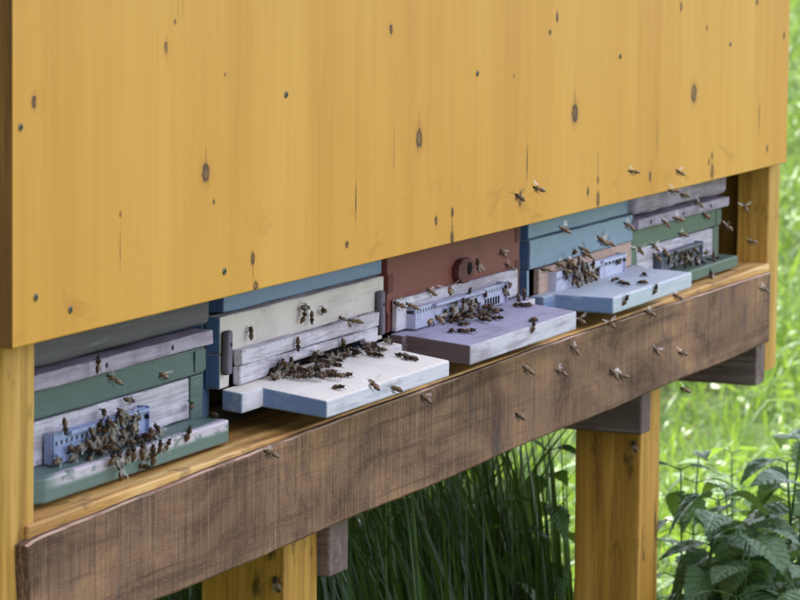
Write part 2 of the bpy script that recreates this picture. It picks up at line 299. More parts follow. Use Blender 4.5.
def box(name, x0, x1, y0, y1, z0, z1, mat, parent, bev=.0015, jit=.0006, seg=2, shear=None):
    """a sawn board: bevelled, edges a little uneven; shear(x, y, z) may tilt it"""
    bm = bmesh.new(); bmesh.ops.create_cube(bm, size=1)
    for v in bm.verts:
        v.co = Vector((x0 + (v.co.x + .5) * (x1 - x0), y0 + (v.co.y + .5) * (y1 - y0), z0 + (v.co.z + .5) * (z1 - z0)))
    dims = (x1 - x0, y1 - y0, z1 - z0); ax = dims.index(max(dims)); n = int(min(14, max(0, max(dims) / .05)))
    if n > 1:
        es = [e for e in bm.edges if abs((e.verts[0].co - e.verts[1].co)[ax]) > 1e-6]
        bmesh.ops.subdivide_edges(bm, edges=es, cuts=n, use_grid_fill=True)
    rr = random.Random(hash((round(x0, 3), round(z0, 3), round(y0, 3))) & 0xffff)
    for v in bm.verts:
        v.co += Vector([rr.uniform(-jit, jit) if i != ax else 0 for i in range(3)])
        if shear: v.co = Vector(shear(*v.co))
    if bev:
        es = [e for e in bm.edges if len(e.link_faces) == 2 and e.calc_face_angle(0) > .8]
        bmesh.ops.bevel(bm, geom=es, offset=min(bev, min(dims) * .45), segments=seg, affect='EDGES', profile=.5)
    return from_bm(name, bm, mat, parent)
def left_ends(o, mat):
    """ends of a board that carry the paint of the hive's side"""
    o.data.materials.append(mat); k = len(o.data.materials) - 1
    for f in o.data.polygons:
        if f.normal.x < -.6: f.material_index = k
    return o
def prism(name, poly, fn_lo, fn_hi, mats, parent, bev=.002, side=None):
    """extrude an xy outline between two height functions; mats[0] top, mats[1] sides and underside"""
    bm = bmesh.new()
    lo = [bm.verts.new((x, y, fn_lo(x, y))) for x, y in poly]; hi = [bm.verts.new((x, y, fn_hi(x, y))) for x, y in poly]
    ft = bm.faces.new(hi); fb = bm.faces.new(lo[::-1]); n = len(poly); fs = []
    for i in range(n):
        fc = bm.faces.new((lo[i], lo[(i + 1) % n], hi[(i + 1) % n], hi[i])); fs.append(fc)
        fc.material_index = 1 if len(mats) > 1 else 0
        if side and i in side: fc.material_index = side[i]
    fb.material_index = 1 if len(mats) > 1 else 0
    bmesh.ops.recalc_face_normals(bm, faces=bm.faces)
    bmesh.ops.bevel(bm, geom=list(bm.edges), offset=bev, segments=2, affect='EDGES', profile=.5, material=-1)
    return from_bm(name, bm, mats, parent)
def prism_xz(name, poly, y0, y1, mat, parent, bev=.0012):
    bm = bmesh.new()
    a = [bm.verts.new((x, y0, z)) for x, z in poly]; b = [bm.verts.new((x, y1, z)) for x, z in poly]; n = len(poly)
    bm.faces.new(a); bm.faces.new(b[::-1])
    for i in range(n): bm.faces.new((a[i], b[i], b[(i + 1) % n], a[(i + 1) % n]))
    bmesh.ops.recalc_face_normals(bm, faces=bm.faces)
    if bev: bmesh.ops.bevel(bm, geom=list(bm.edges), offset=bev, segments=1, affect='EDGES')
    return from_bm(name, bm, mat, parent)
def cyl(name, p, axis, r, h, mat, parent, n=12, r2=None):
    bm = bmesh.new(); bmesh.ops.create_cone(bm, cap_ends=True, segments=n, radius1=r, radius2=r2 if r2 is not None else r, depth=h)
    q = Vector(axis).to_track_quat('Z', 'Y')
    for v in bm.verts: v.co = q @ v.co + Vector(p)
    return from_bm(name, bm, mat, parent)

# ================================================================== GROUND
def ground_z(x, y):
    """flat by the bee house, a meadow rising gently behind it"""
    d = np.maximum(0, np.hypot(np.asarray(x) - 1.0, np.asarray(y) - 0.0) - 5.0)
    up = np.where(np.asarray(x) * .94 + np.asarray(y) * .34 > 0, 1, 0.0)
    return .062 * d * up * (1 - np.exp(-d / 4)) + .02 * np.sin(np.asarray(x) * 1.7) * np.sin(np.asarray(y) * 1.3)
def make_ground():
    q = NT('meadow_soil'); n1 = q.noise(q.coords((1.5, 1.5, 1.5)), 1, 5); n2 = q.noise(q.coords((25, 25, 25)), 1, 5)
    c = q.ramp(n1, [(.35, (.018, .032, .008, 1)), (.65, (.05, .085, .018, 1))])
    c = q.mix(q.mr(n2, .5, .7), c, (.035, .028, .012, 1)); q.bump(n2, .8, .03); m = q.out(c, .95, .1)
    axs = np.concatenate([np.linspace(-150, -20, 8), np.linspace(-15, 45, 90), np.linspace(55, 260, 10)])
    ays = np.concatenate([np.linspace(-150, -20, 8), np.linspace(-15, 30, 70), np.linspace(40, 200, 9)])
    gx, gy = np.meshgrid(axs, ays); gz = ground_z(gx, gy)
    nx, ny = len(axs), len(ays); v = np.stack([gx.ravel(), gy.ravel(), gz.ravel()], 1)
    i = (np.arange(ny - 1)[:, None] * nx + np.arange(nx - 1)[None]).ravel()
    f = np.stack([i, i + 1, i + nx + 1, i + nx], 1)
    me = bpy.data.meshes.new('ground'); me.from_pydata(v.tolist(), [], f.tolist())
    tag(link('ground', me, m, None, True), 'meadow ground under the bee house rising gently behind it', 'ground', kind='structure')
make_ground()

# ================================================================== BEE HOUSE
house = thing('bee_house', (1.47, .3, 0), 'yellow wooden bee house on legs with a brown plank along its front', 'bee house')
M_PANEL = panel_mat()
M_POST = post_mat('yellow_glazed_post', ((158, 110, 44), (200, 148, 66), (212, 164, 92)), 1)
M_LEG = post_mat('yellow_glazed_leg', ((140, 96, 36), (188, 134, 52), (206, 154, 76)), 6, 2, .8)
M_RAIL = post_mat('yellow_pine_rail', ((128, 78, 36), (214, 158, 86), (238, 194, 130)), 3, axis=0)
M_BEAM = beam_mat()
M_STUB = painted('grey_brown_rough_timber', (104, 84, 78), (136, 116, 108), axis=1, wear=.6, seed=4, rough=.85, grain=.4)
M_DARKWOOD = painted('brown_cladding', (128, 86, 34), (150, 104, 44), axis=2, wear=.3, seed=8, rough=.7)
M_STEEL = simple('screw_steel', (150, 140, 130), .35, .5, .4, 200, .9)
M_RECESS = simple('screw_recess', (40, 34, 30), .7, .2)
M_ROOF = simple('roofing_felt', (70, 72, 74), .9, .2, .5, 30)
BACK = 1.05
M_EDGE_SHADE = post_mat('shade_dark_panel_edge', ((92, 58, 20), (116, 76, 28), (132, 92, 40)), 9)  # darker brown for left-facing faces: their shade is put into the colour
panel = left_ends(box('front_panel', -.02, 2.927, -.02, -.0006, 1.1015, 1.86, M_PANEL, house, .0015, .0003), M_EDGE_SHADE)
for i, (x, z) in enumerate(SCREWS):
    sc = cyl('screw', (x, -.0205, z), (0, -1, 0), .0042, .0022, M_STEEL, panel, 12, .0034)
    cyl('screw_socket', (x, -.0213, z), (0, -1, 0), .0018, .0012, M_RECESS, sc, 6)
for x0, x1 in ((0, .069), (2.892, 2.961)):
    box('corner_post', x0, x1, 0, .055, .75, 1.86, M_POST, house, .0025, .0008)
    box('corner_post', x0, x1, BACK - .055, BACK, .75, 1.86, M_POST, house, .0025, .0008)
box('side_panel', -.0195, -.0005, -.0003, BACK, 1.1015, 1.86, M_EDGE_SHADE, house)
box('side_panel', 2.9615, 2.9800, .004, BACK, .752, 1.86, M_POST, house)
box('back_panel', -.019, 2.979, BACK + .001, BACK + .02, .80, 1.86, M_DARKWOOD, house)
box('roof', -.10, 3.07, -.10, BACK + .12, 1.862, 1.90, M_ROOF, house, .004)
# rail the hives stand on, with its front edge in view above the plank
def rail_tilt(x, y, z): return (x, y, z + (x - .06) * .0030)
box('front_rail', .046, 2.889, -.004, .105, .868, .9255, M_RAIL, house, .0025, .0009, shear=rail_tilt)
box('rear_rail', .0705, 2.889, .43, .53, .868, .9255, M_RAIL, house, .0025, .0009, shear=rail_tilt)
# rough plank on the front of the rail: its top edge crowned and waney at the left end
M_ARRIS = painted('bare_splintered_arris', (190, 154, 132), (146, 112, 94), (80, 58, 46), wear=.75, seed=31, rough=.8, grain=.5, dirt=.7, edge=0)
def make_beam():
    bm = bmesh.new(); N = 150
    kx = [.026, .05, .15, .263, .5, .789, 1.277, 1.607, 2.2, 2.868]
    kz = [.9095, .9132, .9148, .9168, .9212, .9252, .9268, .9288, .927, .921]
    xs = np.linspace(.026, 2.868, N); tz = np.interp(xs, kx, kz); rr = random.Random(3); rings = []; w = 0
    for i, x in enumerate(xs):
        w = .6 * w + rr.uniform(-.0004, .0004); zt = tz[i] + w; zb = .803 + .0012 * math.sin(x * 9) + rr.uniform(-.0006, .0006)
        y0 = -.012 + .0008 * math.sin(x * 5); ex = 0
        pts = [(y0, zb + .003), (y0, zb + .06), (y0, zt - .0018), (y0 + .0022, zt), (.0265, zt), (.0265, zb), (y0 + .003, zb)]
        rings.append([bm.verts.new((x + (rr.uniform(0, .004) + (.004 if abs(z - .87) < .01 else 0) if i == 0 else 0), y, z)) for y, z in pts])
    for a, b in zip(rings, rings[1:]):
        k = len(a)
        for j in range(k): bm.faces.new((a[j], a[(j + 1) % k], b[(j + 1) % k], b[j])).material_index = 1 if j == 2 else 0
    bm.faces.new(rings[0]); bm.faces.new(rings[-1])
    return from_bm('front_plank', bm, [M_BEAM, M_ARRIS], house)
make_beam()
for x0, x1, y0, y1 in ((.782, .884, .0275, .131), (2.241, 2.345, .0275, .131), (.782, .884, .94, 1.042), (2.78, 2.8265, .94, 1.042)):
    box('leg', x0, x1, y0, y1, -.05, .8675, M_LEG, house, .002, .0012)
for x0, x1, yf in ((.8865, .95, .0120), (2.190, 2.2385, .0120), (2.835, 2.8885, .0005), (.072, .13, .0275)):
    box('cross_timber', x0, x1, yf, BACK, .734, .8015 if yf < .02 else .866, M_STUB, house, .003, .0018)

# ================================================================== HIVES
M_WHITE_OLD = painted('weathered_white_wood', (206, 196, 206), (168, 154, 164), (86, 74, 80), wear=.75, seed=2, rough=.75, grain=.55, dirt=.2)
M_LAV_OLD = painted('weathered_lavender_wood', (176, 160, 178), (148, 132, 146), (70, 58, 64), wear=.7, seed=5, rough=.75, grain=.5, dirt=.3)
M_GREEN = painted('green_paint', (84, 100, 96), (96, 110, 106), (44, 60, 54), wear=.3, seed=3, rough=.5, grain=.15, dirt=.18)
M_GREEN5 = painted('leaf_green_paint', (92, 108, 94), (106, 118, 106), (48, 62, 50), wear=.3, seed=13, rough=.5, grain=.15, dirt=.2)
M_GREYLID = painted('dark_grey_weathered_lid', (98, 90, 98), (132, 124, 130), (36, 38, 38), wear=.35, seed=9, rough=.6, grain=.3, dirt=.3)
M_BLUE = painted('deep_blue_paint', (86, 110, 156), (100, 122, 164), (36, 50, 78), axis=2, wear=.3, seed=4, rough=.5, grain=.15, dirt=.25)
M_SKY = painted('sky_blue_paint', (124, 142, 176), (140, 154, 182), (70, 88, 116), wear=.35, seed=6, rough=.5, grain=.18, dirt=.2)
M_CREAM = painted('cream_paint', (212, 197, 192), (196, 180, 178), (110, 100, 98), wear=.35, seed=7, rough=.6, grain=.25, dirt=.22)
M_WHITE = painted('white_paint', (242, 228, 217), (228, 213, 206), (164, 144, 138), wear=.3, seed=10, rough=.55, grain=.18, dirt=.16)
M_BLUEEDGE = painted('chipped_blue_edge_paint', (112, 130, 170), (150, 158, 182), (52, 62, 84), wear=.55, seed=11, rough=.6, grain=.45, dirt=.35)
M_WHITEEDGE = painted('bluish_white_edge_paint', (214, 202, 210), (180, 174, 188), (84, 84, 96), wear=.5, seed=12, rough=.6, grain=.4, dirt=.2)
M_RED = painted('red_brown_paint', (128, 68, 60), (140, 82, 74), (66, 34, 32), wear=.35, seed=14, rough=.55, grain=.2, dirt=.3)
M_RED2 = painted('dark_red_end_grain', (100, 50, 46), (116, 64, 58), (54, 28, 28), axis=1, wear=.4, seed=15, rough=.65, grain=.3)
M_LILAC = painted('lilac_grey_paint', (170, 160, 182), (150, 140, 160), (96, 84, 100), wear=.6, seed=16, rough=.65, grain=.4, dirt=.25)
M_LILACEDGE = painted('bare_brown_board_edge', (104, 82, 84), (130, 106, 112), (54, 40, 40), axis=1, wear=.5, seed=17, rough=.8, grain=.5)
M_AQUA = painted('pale_blue_paint', (134, 152, 172), (150, 164, 178), (74, 96, 112), wear=.35, seed=18, rough=.5, grain=.18, dirt=.2)
M_AQUATOP = painted('pale_blue_board_paint', (188, 190, 200), (206, 200, 206), (100, 108, 130), wear=.5, seed=19, rough=.55, grain=.25, dirt=.15)
M_PINK = painted('pinkish_bare_wood', (190, 156, 142), (174, 144, 136), (100, 76, 70), wear=.5, seed=20, rough=.7, grain=.4)
M_TURN = painted('grey_turn_button_wood', (112, 102, 116), (92, 84, 94), (42, 36, 40), axis=2, wear=.5, seed=21, rough=.75, grain=.4)
M_INNER_SHADE = simple('painted_shade_inside_hive', (46, 38, 34), .9, .1)  # near-black tone that paints in the shade of slots and gaps
M_NAIL = simple('rusty_nail', (60, 44, 40), .6, .3)
M_HOLE = simple('dark_hole', (24, 20, 20), .9, .1)

def worn_green():
    """green landing board whose front edge the bees have worn to bare lilac-grey wood"""
    q = NT('green_paint_worn_at_the_front_edge')
    tc = q.n('ShaderNodeTexCoord'); sp = q.n('ShaderNodeSeparateXYZ'); q.l(tc.outputs['Object'], sp.inputs[0])
    blot = q.noise(q.coords((26, 60, 60), (3, 1, 2)), 1, 5, .7); fine = q.noise(q.coords((16, 260, 260)), 1, 5)
    big = q.noise(q.coords((9, 9, 9)), 1, 4)
    c = q.mix(q.math('MULTIPLY', q.mr(big, .45, .7), .4), lin(96, 114, 108), lin(78, 94, 90))
    # worn strip follows the front edge of the board (local y about 0.031 in front of the hive's base point)
    yy = q.math('ADD', sp.outputs[1], q.math('MULTIPLY', q.math('SUBTRACT', blot, .5), .022))
    band = q.mr(q.math('ABSOLUTE', q.math('SUBTRACT', yy, -.233)), .004, .0065, 1, 0)
    top = q.mr(sp.outputs[2], .014, .020); xr = q.math('MULTIPLY', q.mr(sp.outputs[0], -.22, -.16), q.mr(blot, .36, .5))
    m = q.math('MULTIPLY', q.math('MULTIPLY', band, top), xr)
    c = q.mix(m, c, lin(196, 180, 190))
    c = q.mix(q.math('MULTIPLY', q.mr(fine, .62, .72), .25), c, lin(50, 62, 60))
    q.bump(q.math('ADD', q.math('MULTIPLY', m, -1.5), fine), .4, .001)
    return q.out(c, .5, .35)

def flat(z): return lambda x, y: z
def slope(yb, zb, yf, zf): return lambda x, y: zb + (zf - zb) * (y - yb) / (yf - yb)

def green_hive(x0, x1, mats, label, lid_y, lid_dx):
    mg, mlid, mstrip, mblock, mland, mred = mats
    zb = .9285 + (x0 - .06) * .003
    h = thing('beehive', ((x0 + x1) / 2, .255, zb), label, 'beehive', 'beehives in the bee house')
    box('body', x0, x1, .076, .52, zb + .002, 1.034, mg, h)
    box('upper_box', x0 + .012, x1 - .012, .09, .51, 1.0345, 1.21, mg, h)
    box('lid_rim', x0 - .008 + lid_dx, x1 + .008 + lid_dx, lid_y, .0755, 1.0355, 1.0515, mstrip, h, .0015)
    for k in (.12, .48, .80):
        cyl('nail', (x0 + (x1 - x0) * k, lid_y - .0002, 1.0435), (0, -1, 0), .0028, .0016, M_NAIL, h, 8)
    box('lid', x0 - .008 + lid_dx, x1 + .009 + lid_dx, lid_y + .004, .0755, 1.0565, 1.19, mlid, h, .008, .0012, 3)
    box('front_band', x0, x1, .054, .0755, 1.0045, 1.034, mg, h, .002)
    box('corner_joint', x1 - .030, x1 - .0005, .0525, .0535, 1.008, 1.031, mg, h, .0004, .0002)
    box('stile', x1 - .034, x1, .056, .0755, zb + .003, 1.0035, mg, h, .0015)
    box('stile', x0, x0 + .030, .056, .0755, zb + .003, 1.0035, mg, h, .0015)
    box('entrance_block', x0 + .033, x1 - .039, .0555, .0745, .9585, 1.0025, mblock, h, .0015, .0008)
    # bottom board running out as the landing board
    xl, xr = x0 + .03, x1 - .011
    prism('landing_board', [(xl, .0745), (xl, .036), (xl + .022, .02), (xr, .02), (xr, .0745)], flat(zb + .0025), slope(.055, .9575, .02, .956), [mland, mland], h, .0025)
    return h
M_RED1 = reducer_mat('lavender_blue_metal_strip', (146, 154, 194), .012, .0508)
h1 = green_hive(.082, .609, (M_GREEN, M_GREYLID, M_LAV_OLD, M_WHITE_OLD, worn_green(), M_RED1),
                'dark green beehive with a weathered grey lid and a worn green landing board', .047, 0)
def reducer(h, x0, x1, y, z0, z1, mat, gap=None, flange=None):
    """bent metal strip before the entrance: plate with an opening at its foot, end returns, top flange"""
    if gap: poly = [(x0, z0), (gap[0], z0), (gap[0], gap[2]), (gap[1], gap[2]), (gap[1], z0), (x1, z0), (x1, z1), (x0, z1)]
    else: poly = [(x0, z0), (x1, z0), (x1, z1), (x0, z1)]
    p = prism_xz('entrance_strip', poly, y, y + .0022, mat, h, 0)
    box('strip_end', x0 - .0012, x0 + .0008, y + .0024, .0535, z0, z1, mat, p, .0003, 0)
    box('strip_end', x1 - .0008, x1 + .0012, y - .004, .0535, z0, z1 + .001, mat, p, .0003, 0)
    if flange: box('strip_flange', flange[0], flange[1], y - .0055, y - .0004, z1 - .005, z1 - .0008, mat, p, .0008, .0002)
    return p
reducer(h1, .202, .426, .043, .9585, .990, M_RED1, (.25, .40, .968), (.232, .425))
h5 = green_hive(2.267, 2.783, (M_GREEN5, M_LAV_OLD, M_LAV_OLD, M_WHITE_OLD, M_GREEN5, M_RED1),
                'leaf green beehive with a lilac-grey lid beside the right corner post', .043, .004)
M_RED5 = reducer_mat('dark_grey_metal_strip', (92, 92, 112), .012, .05)
reducer(h5, 2.39, 2.62, .043, .958, .990, M_RED5, (2.44, 2.59, .968), (2.40, 2.62))

# ---- hive with the white landing board
zb = .9300
h2 = thing('beehive', (.916, .255, zb), 'blue-sided beehive with cream front and a big white landing board', 'beehive', 'beehives in the bee house')
box('body', .655, 1.177, .094, .52, zb + .001, 1.061, M_BLUE, h2)
box('side_wall', .655, .673, .0755, .0935, zb + .001, 1.0605, M_BLUE, h2)
box('side_wall', 1.159, 1.177, .0755, .0935, zb + .001, 1.0605, M_BLUE, h2)
left_ends(box('upper_box', .682, 1.188, .062, .51, 1.0625, 1.22, M_SKY, h2, .002), M_BLUE)
left_ends(box('front_board', .655, 1.177, .055, .075, 1.019, 1.0605, M_CREAM, h2, .0018, .0008), M_BLUE)
left_ends(box('stile', .655, .684, .056, .075, .980, 1.0185, M_CREAM, h2), M_BLUE)
box('stile', 1.146, 1.177, .056, .075, .982, 1.0185, M_CREAM, h2)
box('entrance_bar', .690, 1.134, .044, .0545, 1.0035, 1.0205, M_WHITE_OLD, h2, .0016, .0011)
prism_xz('entrance_bar', [(.689, .9815), (.770, .983), (.778, .990), (1.085, .992), (1.092, .9845), (1.131, .985), (1.131, 1.0025), (.689, 1.0025)], .045, .0545, M_WHITE_OLD, h2)
box('turn_button', .6555, .671, .0455, .0545, .996, 1.0455, M_TURN, h2, .003, .001)
box('turn_button', 1.144, 1.160, .0455, .0545, .990, 1.045, M_TURN, h2, .003, .001)
for x, z in ((.663, 1.03), (1.152, 1.028)): cyl('nail', (x, .0452, z), (0, -1, 0), .0022, .0016, M_NAIL, h2, 8)
l2 = [(.655, .0535), (.655, .029), (.719, .029), (.719, -.048), (1.133, -.048), (1.133, .029), (1.176, .029), (1.176, .0535)]
l2 = [(.655, .0535), (.655, .030), (.676, .030), (.7185, -.048), (1.133, -.048), (1.133, .029), (1.176, .029), (1.176, .0535)]
l2 = [(.655, .0535), (.655, .0285), (.715, .0285), (.7175, -.048), (1.133, -.048), (1.133, .029), (1.176, .029), (1.176, .0535)]
prism('landing_board', l2, slope(.055, .9575, -.048, .9455), slope(.055, .981, -.048, .9655), [M_WHITE, M_BLUEEDGE, M_WHITEEDGE], h2, .0022, {1: 2, 3: 2, 4: 2, 5: 2})
box('floor', .68, 1.15, .0785, .0925, zb + .001, .956, M_INNER_SHADE, h2)  # floor coloured dark to give the black shade under the landing board
box('entrance_shade_board', .675, 1.157, .0885, .0925, .957, 1.018, M_INNER_SHADE, h2, .0005)  # dark board added to paint deep shade behind the entrance slot

# ---- red hive
zb = .9320
h3 = thing('beehive', (1.456, .255, zb), 'red-brown beehive with an eight-sided plug and a lilac landing board', 'beehive', 'beehives in the bee house')
box('body', 1.193, 1.720, .082, .52, zb + .001, 1.20, M_RED, h3)
box('front_board', 1.193, 1.720, .056, .0815, .9875, 1.20, M_RED, h3, .0015)
for k in range(0, 9):
    z = .990 + k * .0235
    for x0, x1 in ((1.1925, 1.2115), (1.7, 1.7205)):
        if k % 2 == (0 if x0 < 1.5 else 1): box('finger_joint', x0, x1, .0548, .0558, z, z + .0232, M_RED2, h3, .0003, .0001)
def octagon(x, z, r, rz): return [(x + r * math.cos(math.pi / 8 + k * math.pi / 4), z + rz * math.sin(math.pi / 8 + k * math.pi / 4)) for k in range(8)]
plug = prism_xz('plug', octagon(1.470, 1.0425, .034, .0175), .0465, .0555, M_RED2, h3, .0012)
cyl('plug_hole', (1.480, .0462, 1.0445), (0, -1, 0), .0085, .0012, M_HOLE, plug, 14)
prism_xz('entrance_block', [(1.205, .9885), (1.69, .9885), (1.69, 1.026), (1.205, 1.0285)], .048, .0545, M_WHITE_OLD, h3, .001)
M_RED3 = reducer_mat('pale_lavender_metal_strip', (176, 172, 200), .0105, 1.0095 - zb)
p3 = reducer(h3, 1.243, 1.60, .0365, .9885, 1.0155, M_RED3, (1.33, 1.50, .9985), (1.308, 1.50))
for k in range(6): box('entrance_tooth', 1.515 + k * .011, 1.5195 + k * .011, .0355, .0362, .990, 1.0005, M_HOLE, p3, 0, 0)
prism('landing_board', [(1.196, .0535), (1.196, .036), (1.2075, .036), (1.2105, -.048), (1.655, -.048), (1.655, .030), (1.715, .030), (1.715, .0535)],
      slope(.055, .9595, -.048, .9505), slope(.055, .987, -.048, .9755), [M_LILAC, M_LILACEDGE, M_WHITE_OLD], h3, .0018, {3: 2, 5: 2})
box('floor', 1.22, 1.70, .0785, .0815, zb + .001, .986, M_INNER_SHADE, h3)  # dark colour stands in for the shade below the landing board

# ---- pale blue hive
zb = .9337
h4 = thing('beehive', (2.014, .255, zb), 'pale blue beehive with a pinkish entrance block and pale blue landing board', 'beehive', 'beehives in the bee house')
box('body', 1.757, 2.271, .082, .52, zb + .001, 1.058, M_BLUE, h4)
left_ends(box('upper_box', 1.772, 2.272, .060, .51, 1.0595, 1.22, M_AQUA, h4, .002), M_BLUE)
left_ends(box('front_board', 1.757, 2.271, .054, .0815, 1.0175, 1.0585, M_AQUA, h4, .002, .0008), M_BLUE)
box('corner_joint', 1.7575, 1.786, .0528, .0536, 1.0205, 1.056, M_AQUA, h4, .0003, .0002)
left_ends(box('stile', 1.757, 1.766, .056, .0815, .98, 1.017, M_AQUA, h4), M_BLUE)
box('stile', 2.252, 2.271, .056, .0815, .98, 1.017, M_AQUA, h4)
prism_xz('entrance_block', [(1.790, .981), (2.247, .9825), (2.247, 1.0195), (1.790, 1.0155)], .0495, .058, M_PINK, h4, .001)
M_RED4 = reducer_mat('off_white_metal_strip', (192, 190, 214), .0105, .9985 - zb)
p4 = reducer(h4, 1.836, 2.167, .0385, .981, 1.0085, M_RED4, (1.935, 2.05, .998), (2.05, 2.166))
for k in range(5): box('entrance_tooth', 2.075 + k * .018, 2.080 + k * .018, .0376, .0382, .999, 1.0045, M_HOLE, p4, 0, 0)
prism('landing_board', [(1.760, .0535), (1.760, .032), (1.806, .032), (1.829, -.048), (2.241, -.048), (2.241, .030), (2.268, .030), (2.268, .0535)],
      slope(.055, .960, -.048, .9535), slope(.055, .982, -.048, .9775), [M_AQUATOP, M_BLUEEDGE, M_AQUATOP], h4, .003, {3: 2, 5: 2})
box('floor', 1.78, 2.25, .0785, .0815, zb + .001, .979, M_INNER_SHADE, h4)  # floor tone imitates the shaded gap below
box('entrance_shade_board', 1.768, 2.251, .0685, .0775, .980, 1.016, M_INNER_SHADE, h4, .0005)  # added dark sheet, painted shade behind the entrance openings

# ================================================================== VEGETATION
def leaf_mat(name, a, b, c, trans=.35, rough=.45, veins=False):
    q = NT(name); at = q.n('ShaderNodeAttribute'); at.attribute_name = 'rnd'
    col = q.ramp(at.outputs['Fac'], [(0, a), (.5, b), (1, c)])
    nz = q.noise(q.coords((9, 9, 9)), 1, 3); col = q.mix(q.math('MULTIPLY', nz, .35), col, a)
    if veins:
        uv = q.n('ShaderNodeUVMap'); sp = q.n('ShaderNodeSeparateXYZ'); q.l(uv.outputs[0], sp.inputs[0])
        au = q.math('ABSOLUTE', q.math('SUBTRACT', sp.outputs[0], .5))
        w = q.math('ABSOLUTE', q.math('SUBTRACT', q.math('FRACT', q.math('SUBTRACT', q.math('MULTIPLY', sp.outputs[1], 8.), q.math('MULTIPLY', au, 5.))), .5))
        v = q.mr(w, 0., .35, 0, 1); mid = q.mr(au, .0, .05, 0, 1); hh = q.math('MULTIPLY', v, mid)
        q.bump(q.math('ADD', hh, q.math('MULTIPLY', q.noise(q.coords((90, 90, 90)), 1, 3), .5)), .6, .003)
        col = q.mix(q.math('MULTIPLY', q.math('SUBTRACT', 1., hh), .3), col, c)
    m = q.out(col, rough, .45); t = q.t
    tr = q.n('ShaderNodeBsdfTranslucent'); q.l(q.mix(.5, col, (.30, .45, .04, 1)), tr.inputs[0])
    mx = q.n('ShaderNodeMixShader'); mx.inputs[0].default_value = trans
    q.l(q.b.outputs[0], mx.inputs[1]); q.l(tr.outputs[0], mx.inputs[2]); q.l(mx.outputs[0], t.nodes['Material Output'].inputs[0])
    return m
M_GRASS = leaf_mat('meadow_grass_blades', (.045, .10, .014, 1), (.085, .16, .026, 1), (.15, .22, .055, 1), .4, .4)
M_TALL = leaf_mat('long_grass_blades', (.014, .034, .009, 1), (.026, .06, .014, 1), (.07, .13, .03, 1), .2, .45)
M_NETTLE = leaf_mat('nettle_leaves', (.075, .14, .055, 1), (.095, .17, .07, 1), (.13, .20, .09, 1), .3, .38, True)
M_WEED = leaf_mat('weed_leaves', (.04, .10, .02, 1), (.06, .14, .03, 1), (.10, .19, .04, 1), .35, .45, True)
M_STEM = simple('plant_stem', (70, 96, 50), .6, .3)

def blades(name, base, h, w, lean_dir, lean, mat, rnd, label, cat, seg=4, twist=None):
    """one mesh of tapering curved grass blades, arrays over blades"""
    n = len(h); t = np.linspace(0, 1, seg + 1)
    face = RNG.uniform(0, math.tau, n) if twist is None else twist
    wx, wy = np.cos(face), np.sin(face)
    bend = t[None] ** 2
    cx = base[:, 0:1] + lean_dir[:, 0:1] * (lean * h)[:, None] * bend
    cy = base[:, 1:2] + lean_dir[:, 1:2] * (lean * h)[:, None] * bend
    droop = np.clip(lean - .55, 0, 2)[:, None] * h[:, None] * t[None] ** 3 * .75
    cz = base[:, 2:3] + h[:, None] * (t[None] * (1 - .18 * lean[:, None] * t[None])) - droop
    half = (w[:, None] * .5) * np.maximum(.04, (1 - t[None] ** 2.2)) * np.minimum(1, .6 + t[None] * 2)
    L = np.stack([cx - wx[:, None] * half, cy - wy[:, None] * half, cz], 2); R = np.stack([cx + wx[:, None] * half, cy + wy[:, None] * half, cz], 2)
    V = np.stack([L, R], 2).reshape(n, (seg + 1) * 2, 3)
    k = np.arange(seg) * 2; F = np.stack([k, k + 1, k + 3, k + 2], 1)
    FF = (F[None] + (np.arange(n) * (seg + 1) * 2)[:, None, None]).reshape(-1)
    me = bpy.data.meshes.new(name); nv = V.shape[0] * V.shape[1]; nf = n * seg
    me.vertices.add(nv); me.vertices.foreach_set('co', V.reshape(-1).astype(np.float32))
    me.loops.add(nf * 4); me.loops.foreach_set('vertex_index', FF.astype(np.int32))
    me.polygons.add(nf); me.polygons.foreach_set('loop_start', np.arange(0, nf * 4, 4, dtype=np.int32))
    me.polygons.foreach_set('loop_total', np.full(nf, 4, dtype=np.int32)); me.polygons.foreach_set('use_smooth', np.ones(nf, dtype=bool))
    me.update(); a = me.attributes.new('rnd', 'FLOAT', 'POINT'); a.data.foreach_set('value', np.repeat(rnd, (seg + 1) * 2).astype(np.float32))
    return tag(link(name, me, mat), label, cat, kind='stuff')
def patch_noise(x, y, s, ph=0.):
    return .5 + .25 * np.sin(x * s + ph + 1.3 * np.sin(y * s * .7 + ph)) + .25 * np.sin(y * s * 1.3 - ph + 1.7 * np.sin(x * s * .6))
def dirs(n):
    a = RNG.uniform(0, math.tau, n); return np.stack([np.cos(a), np.sin(a)], 1)

